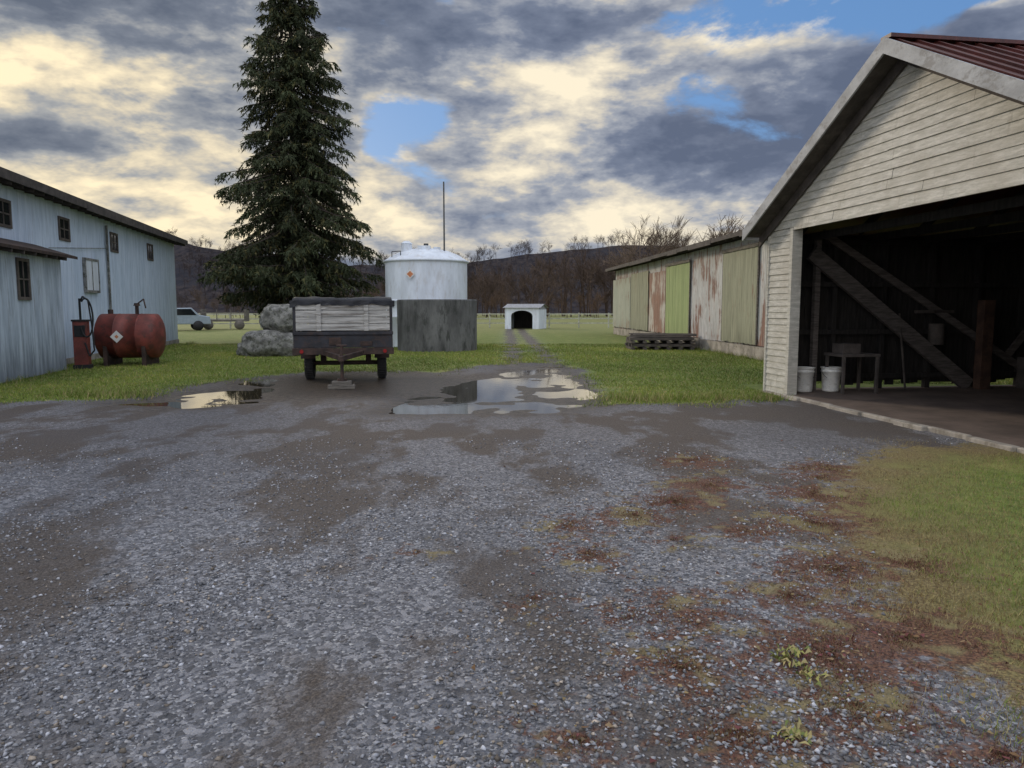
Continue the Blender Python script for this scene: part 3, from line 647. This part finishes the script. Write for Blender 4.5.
# draped tarp: one sheet over the box whose front and side edges hang down unevenly
vs=[];fs=[];NX,NY=40,30
for j in range(NY+1):
    for i in range(NX+1):
        u=i/NX;v=j/NY; x=-1.07+2.14*u
        n_=mnoise.noise(Vector((x*2.2,v*5,1)))
        if j<6: # hanging front flap
            k=(6-j)/6; y=-.075-.012*math.sin(x*17+n_*3)*k; z=1.79-k*(.13+.07*mnoise.noise(Vector((x*2.6,4,0)))+.03*mnoise.noise(Vector((x*9,2,0))))+.025*mnoise.noise(Vector((x*3,8,0)))
            if u<.06: z-=.06*k
        else:
            vv=(j-6)/(NY-6); y=-.06+(L0+.1)*vv; z=1.80+.035*n_+.025*math.sin(vv*9.4)+.02*mnoise.noise(Vector((x*6,vv*9,3)))
        if i==0 or i==NX: z=min(z,1.62+.04*n_) if j>=6 else z
        vs.append((x*(1.01 if j<6 else 1.0),y,z))
for j in range(NY):
    for i in range(NX): a=j*(NX+1)+i; fs.append((a,a+1,a+NX+2,a+NX+1))
npmesh('tarp_cover',np.array(vs),np.array(fs),M_tarp,smooth=True,parent=TR)

# ---------------------------------------------------------------- spruce
SP=empty('spruce_tree',(-9.75,34,0)); H=17.6
zr=[0,1.6,2.4,4.3,6.6,8.9,11.2,13.5,15.2,16.4,H]; rr_=[2.6,3.2,3.5,3.6,3.2,2.7,2.25,1.55,1.05,.6,.05]
mb=MB()
for i in range(12):
    z0,z1=H*i/12,H*(i+1)/12; mb.cyl((0,0,z0),(0,0,z1),.30*(1-z0/H)+.02,.30*(1-z1/H)+.02,10,0,False)
z=1.9; brs=[]
while z<H-.15:
    nb=6 if z<12 else 5; ph=random.random()*6.28
    for k in range(nb):
        a=ph+2*math.pi*k/nb+random.gauss(0,.3); zb=z+random.gauss(0,.2)
        ol=1+.28*mnoise.noise(Vector((math.cos(a)*1.2,math.sin(a)*1.2,zb*.75)))+.15*mnoise.noise(Vector((math.cos(a)*3,math.sin(a)*3,zb*2.2)))
        r_=float(np.interp(zb,zr,rr_))*random.uniform(.70,1.06)*ol
        if random.random()<.08: r_*=.5
        brs.append((zb,a,max(.08,r_)))
    z+=.24
NV=[];NC=[]
for z,a,r_ in brs:
    dx,dy=math.cos(a),math.sin(a); up=(.35 if z>13 else .14)+random.gauss(0,.06); dr=(.36 if z<11 else .2)+random.gauss(0,.07)
    if z<4: dr*=.6
    bend=random.gauss(0,.18)
    pts=[]
    for q_ in np.linspace(0,1,7):
        pts.append((dx*r_*q_-dy*bend*r_*q_*q_,dy*r_*q_+dx*bend*r_*q_*q_,z+up*r_*q_-dr*r_*q_**1.5*1.25+.16*r_*max(0,q_-.7)))
    for i,(p,q2) in enumerate(zip(pts[:-1],pts[1:])): mb.cyl(p,q2,.035*(1-i/7)+.006,.035*(1-(i+1)/7)+.005,4,0,False,False)
    nt=int(9+r_*19); T_=rng.random(nt)**.75*.98+.04; P0=np.array([[np.interp(tt,np.linspace(0,1,7),[p[j] for p in pts]) for j in range(3)] for tt in T_])
    side=rng.choice([-1,1],nt); ang=a+side*(.4+.8*rng.random(nt)); tl=(.30+.45*(1-T_))*min(1.,.35+r_*.35)*(.5+.9*rng.random(nt))
    D=np.stack([np.cos(ang),np.sin(ang),-.45-.9*rng.random(nt)],1)
    nbld=9; s_=rng.random((nt,nbld,1)); base=P0[:,None]+D[:,None]*tl[:,None,None]*s_
    bl=.10+.14*rng.random((nt,nbld,1)); dd=D[:,None]*.5+rng.standard_normal((nt,nbld,3))*.5+np.array([0,0,-.45]); dd/=np.linalg.norm(dd,axis=2,keepdims=True)
    pr=rng.standard_normal((nt,nbld,3)); pr-= (pr*dd).sum(2,keepdims=True)*dd; pr/=np.linalg.norm(pr,axis=2,keepdims=True); w_=.020+.02*rng.random((nt,nbld,1))
    tri=np.stack([base-pr*w_,base+pr*w_,base+dd*bl],2).reshape(-1,3); NV.append(tri)
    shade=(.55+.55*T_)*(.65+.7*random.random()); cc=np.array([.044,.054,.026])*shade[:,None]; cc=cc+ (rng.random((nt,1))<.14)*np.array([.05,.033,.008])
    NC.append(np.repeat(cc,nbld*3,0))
NV=np.concatenate(NV);NC=np.concatenate(NC)
mb.obj('trunk_and_limbs',[simple('spruce_bark',(.06,.045,.035),.95)],SP)
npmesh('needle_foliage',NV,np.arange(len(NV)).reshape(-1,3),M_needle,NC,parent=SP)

# ---------------------------------------------------------------- bare trees
def baretree(h,seed,dens=1.0,rad=1.0):
    r=random.Random(seed); V=[];C=[]
    def strip(p,q,w0,w1,c):
        d=(q-p); s=Vector((r.gauss(0,1),r.gauss(0,.3),r.gauss(0,.3))).cross(d); 
        if s.length<1e-6: s=Vector((1,0,0))
        s.normalize(); V.extend([p-s*w0,p+s*w0,q+s*w1,q-s*w1]); C.extend([c]*4)
        if w0>.06:
            s2=s.cross(d).normalized(); V.extend([p-s2*w0,p+s2*w0,q+s2*w1,q-s2*w1]); C.extend([c]*4)
    def grow(p,d,l,w,lev):
        q=p+d*l; g=r.uniform(.7,1.2); strip(p,q,w,w*.6,(.11*g,.083*g,.066*g))
        if lev==0: return
        for _ in range(4 if lev>2 else int(4*dens)+1):
            t=r.uniform(.3,1.0); nd=(d+Vector((r.gauss(0,.55),r.gauss(0,.55),r.gauss(.12,.35)))*rad).normalized(); grow(p+d*l*t,nd,l*r.uniform(.5,.75),max(.018,w*.45),lev-1)
    grow(Vector((0,0,0)),Vector((r.gauss(0,.04),r.gauss(0,.04),1)).normalized(),h*.45,h*.012,4)
    return np.array([tuple(v) for v in V]),np.array(C)
VAR=[baretree(10,i,1.0,r) for i,r in zip(range(7),(1,.9,.7,1.1,.8,1,.6))]
def forest(name,plist):
    Vs=[];Cs=[]
    for x,y,z,h,tint in plist:
        v,c=VAR[random.randrange(7)]; zm=v[:,2].max(); s=h/zm; a=random.random()*6.28; ca,sa=math.cos(a),math.sin(a); wd=s*random.uniform(.8,1.15)
        Vs.append(np.column_stack([(v[:,0]*ca-v[:,1]*sa)*wd+x,(v[:,0]*sa+v[:,1]*ca)*wd+y,v[:,2]*s+z])); Cs.append(c*np.array(tint))
    V=np.concatenate(Vs);return npmesh(name,V,np.arange(len(V)).reshape(-1,4),M_twig,np.concatenate(Cs))
pl=[]
for _ in range(170):
    y=random.uniform(115,165); x=random.uniform(-.42,.5)*y; px=512+740*x/y
    h=(random.uniform(7.5,10.5) if px<540 else random.uniform(10,13.5))*y/135
    if px<380: h=random.uniform(3.5,6)
    g=random.uniform(.65,1.05); pl.append((x,y,-.1,h,(g,g*.95,g*.95)))
for _ in range(130):
    y=random.uniform(105,150); x=random.uniform(-.3,.5)*y; g=random.uniform(.6,1.2); pl.append((x,y,-.1,random.uniform(3,5.5),(g*1.15,g,g*.85)))
for _ in range(34):
    y=random.uniform(85,110); px=random.uniform(625,800); x=(px-512)/740*y; g=random.uniform(1.0,1.6); pl.append((x,y,-.1,y/740*random.uniform(66,96)+1.6,(g,g*.98,g*.95)))
forest('treeline',pl)
hx=np.linspace(-480,560,180); hy=np.linspace(200,700,60); HX,HY=np.meshgrid(hx,hy); NHX=180
def hillh(x,y):
    k=x/ max(y,1)*740+512
    el=np.interp(k,[-200,60,150,190,240,330,420,520,600,700,800,1100],[30,44,60,62,50,42,46,54,58,60,64,66])
    s=min(1,max(0,(y-205)/190)); s=s*s*(3-2*s)
    return (el*.56+4*mnoise.noise(Vector((x*.012,y*.012,0)))+1.5*mnoise.noise(Vector((x*.06,y*.06,0))))*s*min(1.,y/400+.05)-.5
HZ=np.array([[hillh(x,y) for x in hx] for y in hy]); V=np.column_stack([HX.ravel(),HY.ravel(),HZ.ravel()]); I=(np.arange(59)[:,None]*NHX+np.arange(NHX-1)[None,:]).ravel()
m,t,b=newmat('hill_forest'); P_=t.pos(); c=t.mix(t.step(t.noise(t.mapping(P_,(1,.3,.5)),.35,4,.8),.35,.65),(.022,.022,.028),(.060,.052,.052)); c=t.mix(t.math('MULTIPLY',t.step(t.noise(P_,.02,3),.5,.6),.5),c,(.035,.038,.048)); t.put(b.inputs['Base Color'],c); b.inputs['Roughness'].default_value=1; b.inputs['Specular IOR Level'].default_value=0
npmesh('hill',V,np.stack([I,I+1,I+NHX+1,I+NHX],1),m,smooth=True)
pl=[]
for _ in range(600):
    y=random.uniform(215,430); x=random.uniform(-.62,.45)*y; g=random.uniform(.45,.85); pl.append((x,y,hillh(x,y)-.5,random.uniform(6,10),(g*.85,g*.88,g*1.05)))
forest('hill_trees',pl)

# ---------------------------------------------------------------- field fence, shelter, far objects
def fence(name,x0,x1,y,step=2.4):
    mb=MB(); E=empty(name,(x0,y,0)); L_=x1-x0
    for x in np.arange(0,L_+.1,step): mb.box(x-.05,x+.05,-.05,.05,-.1,1.22,0)
    for z in (.35,.72,1.08): mb.box(0,L_,-.078,-.052,z,z+.085,0)
    mb.obj('posts_and_rails',[M_fence],E)
fence('field_fence',-9,10,60); fence('field_fence',-34,-19,58)
SHL=empty('animal_shelter',(.75,57,0),math.radians(-16))
mb=MB(); w_,d_,h_=1.35,1.9,1.5
mb.box(-w_,-.85,0,.05,0,h_,0); mb.box(.85,w_,0,.05,0,h_,0)
pts=[(math.cos(a)*.85,1.0+.42*math.sin(a)) for a in np.linspace(math.pi,0,11)]
for (a,b_),(c_,e_) in zip(pts[:-1],pts[1:]): mb.add([(a,0,b_),(c_,0,e_),(c_,0,h_),(a,0,h_),(a,.05,b_),(c_,.05,e_),(c_,.05,h_),(a,.05,h_)],[(0,1,2,3),(7,6,5,4),(0,4,5,1)],0)
mb.box(-w_,w_,0,.05,h_+.002,h_+.12,0)
mb.box(w_-.04,w_,.051,d_*1.3,0,h_,0); mb.box(-w_,-w_+.04,.051,d_*1.3,0,h_,0); mb.box(-w_+.04,w_-.04,d_*1.3-.04,d_*1.3,0,h_,1)
mb.obj('shelter_walls',[M_white,M_darkwood],SHL)
mb=MB(); vs=[(-w_-.15,-.15,h_+.12),(w_+.15,-.15,h_+.12),(w_+.15,d_*.65,h_+.42),(-w_-.15,d_*.65,h_+.42),(w_+.15,d_*1.3+.15,h_+.12),(-w_-.15,d_*1.3+.15,h_+.12)]
mb.add(vs,[(0,1,2,3),(3,2,4,5)],0); mb.add([(w_,.0,h_),(w_,d_*.65,h_+.40),(w_,d_*1.3,h_)],[(0,1,2)],0); mb.obj('shelter_roof',[simple('shelter_roof_metal',(.30,.31,.33),.6)],SHL)

def vehicle(name,loc,rz,mat,sc=1):
    E=empty(name,loc,rz); E.scale=(sc,sc,sc); mb=MB()
    prof=[(-2.2,.45),(-2.25,.95),(-1.5,1.05),(-.9,1.08),(-.35,1.6),(1.0,1.62),(1.5,1.1),(2.2,1.0),(2.25,.45)]
    n=len(prof); vs=[(x,-.85,z) for x,z in prof]+[(x,.85,z) for x,z in prof]
    mb.add(vs,[tuple(range(n)),tuple(reversed(range(n,2*n)))]+[(i,i+n,(i+1)%n+n,(i+1)%n) for i in range(n)],0); mb.obj('body',[mat],E,bevel=.05)
    mb=MB()
    for sg in (-1,1): mb.add([(-.78,sg*.862,1.1),(-.32,sg*.862,1.53),(.95,sg*.862,1.54),(1.32,sg*.862,1.1)],[(0,1,2,3)],0)
    mb.obj('windows',[M_glass],E); mb=MB()
    for x in (-1.4,1.4):
        for y in (-.8,.8): mb.lathe([(0,-.1),(.34,-.1),(.36,0),(.34,.1),(0,.1)],(x,y,.36),n=20,axis='y')
    mb.obj('wheels',[M_black],E)
vehicle('parked_car',(-24.0,53,0),.5,simple('silver_car_paint',(.30,.36,.42),.35,metal=.2,var=.1))
E=empty('hay_wagon',(-21.6,56,0),.2); mb=MB(); mb.box(-1.6,1.6,-.8,.8,.6,.75,0); mb.box(-1.6,-1.5,-.8,.8,.75,1.5,0); mb.box(1.5,1.6,-.8,.8,.75,1.5,0)
for x in (-1.5,-.5,.5,1.45): mb.box(x,x+.06,-.82,-.76,.75,1.5,0)
mb.box(-1.5,1.5,-.83,-.80,1.2,1.3,0)
for x in (-1.1,1.1): mb.lathe([(0,-.08),(.36,-.08),(.36,.08),(0,.08)],(x,-.75,.36),n=18,axis='y')
mb.obj('wagon_bed',[M_timber],E)

# ---------------------------------------------------------------- world / light / camera
SUN=Vector((-.66,.68,.34)).normalized()
w=bpy.data.worlds.new('World'); S.world=w; w.use_nodes=True; t=NT(w.node_tree); bg=w.node_tree.nodes['Background']
sky=t.n.new('ShaderNodeTexSky'); sky.sky_type='NISHITA'; sky.sun_disc=False; sky.sun_elevation=math.asin(SUN.z); sky.sun_rotation=math.atan2(SUN.x,SUN.y)
D=t.vmath('NORMALIZE',t.tc('Generated')); dx,dy,dz=t.sep(D)
zz=t.math('ADD',t.math('MAXIMUM',dz,0),.25)
Pc=t.comb(t.math('DIVIDE',dx,zz),t.math('DIVIDE',dy,zz),0.0)
az=t.math('ARCTAN2',dx,dy); el=t.math('ARCSINE',dz)
big=t.noise(t.mapping(Pc,(1,1,1),(3.1,1.7,.4)),1.1,4,.55,.25)
mid=t.noise(t.mapping(D,(1,1,2.3),(8.3,2.2,2.)),4.2,7,.60,.2)
fine=t.noise(t.mapping(D,(1,1,2.4),(1.3,7.2,5.)),15,4,.60,.1)
def blob(px,py,rx,ry):
    a=math.atan((px-512)/740); e=math.atan((308-py)/740*math.cos(a)); c_=math.cos(a)
    u=t.math('DIVIDE',t.math('SUBTRACT',az,a),rx/740*c_*c_+.0); v=t.math('DIVIDE',t.math('SUBTRACT',el,e),ry/740*c_)
    return t.step(t.math('SQRT',t.math('ADD',t.math('MULTIPLY',u,u),t.math('MULTIPLY',v,v))),1.5,.2)
hole=None
for px,py,rx,ry,am in ((405,125,50,24,.85),(780,35,150,36,.70),(700,100,60,24,.50),(480,15,60,14,.35),(940,5,70,20,.7),(385,150,25,14,.5),(345,60,30,20,.4)):
    h_=t.math('MULTIPLY',blob(px,py,rx,ry),am); hole=h_ if hole is None else t.math('MAXIMUM',hole,h_)
cov=t.math('ADD',t.math('MULTIPLY',mid,.65),t.math('MULTIPLY',big,.35))
cov=t.math('SUBTRACT',t.math('ADD',cov,.03),t.math('MULTIPLY',hole,.20))
cmask=t.step(cov,.365,.44)
br=t.math('ADD',t.math('ADD',t.math('MULTIPLY',big,.38),t.math('MULTIPLY',mid,.80)),t.math('MULTIPLY',fine,.36))
for px,py,rx,ry,am in ((40,95,170,38,.105),(200,165,75,45,.10),(60,195,170,32,.06),(430,180,120,28,.075),(565,105,110,42,.07),(620,210,190,30,.065),(835,25,50,12,.22),(985,10,50,10,.12),(540,245,240,22,.07),(330,215,90,40,.07),
                       (110,15,200,40,-.13),(50,143,130,14,-.09),(720,145,150,55,-.09),(430,30,170,30,-.05),(90,240,130,10,-.05),(880,80,140,60,-.08)):
    br=t.math('ADD',br,t.math('MULTIPLY',blob(px,py,rx,ry),am))
br=t.math('SUBTRACT',br,.035)
sund=t.vmath('DOT_PRODUCT',D,tuple(Vector((-.72,.78,.16)).normalized()),out='Value'); glow=t.step(sund,.70,1.0)
edgeb=t.math('MULTIPLY',t.step(cov,.50,.40),.09); br=t.math('ADD',br,edgeb)
cc=t.ramp(br,[(.60,(.120,.150,.225)),(.69,(.19,.225,.31)),(.76,(.37,.395,.45)),(.82,(.68,.63,.54)),(.90,(1.0,.89,.68))])
back=t.step(dy,.25,-.6,1.0,2.6); zen=t.step(dz,.45,.9,1.0,2.2); bz=t.math('MULTIPLY',back,zen)  # added boost: unseen clouds behind camera and overhead brightened to light the ground
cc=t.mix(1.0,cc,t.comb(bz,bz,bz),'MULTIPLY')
cc=t.mix(t.math('MULTIPLY',glow,.4),cc,t.mix(1.,cc,(1.25,1.12,.82),'MULTIPLY'))
cc10=t.vmath('SCALE',cc); cc10.node.inputs['Scale'].default_value=10.0
skyc=t.mix(.6,sky.outputs[0],(1.2,3.2,7.2))
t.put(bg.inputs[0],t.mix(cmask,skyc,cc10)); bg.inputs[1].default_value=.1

sl=bpy.data.lights.new('sun','SUN'); sl.energy=1.7; sl.angle=math.radians(10); sl.color=(1,.86,.68)
so=bpy.data.objects.new('sun',sl); so.rotation_euler=SUN.to_track_quat('Z','Y').to_euler(); COL.objects.link(so)
cam=bpy.data.cameras.new('camera'); cam.sensor_width=36; cam.lens=740/1024*36; cam.clip_end=3000; cam.clip_start=.05
co=bpy.data.objects.new('camera',cam); co.location=(0,0,1.6); co.rotation_euler=(math.radians(90-5.86),0,0); COL.objects.link(co); S.camera=co
S.view_settings.view_transform='Standard'; S.view_settings.look='None'; S.view_settings.exposure=0
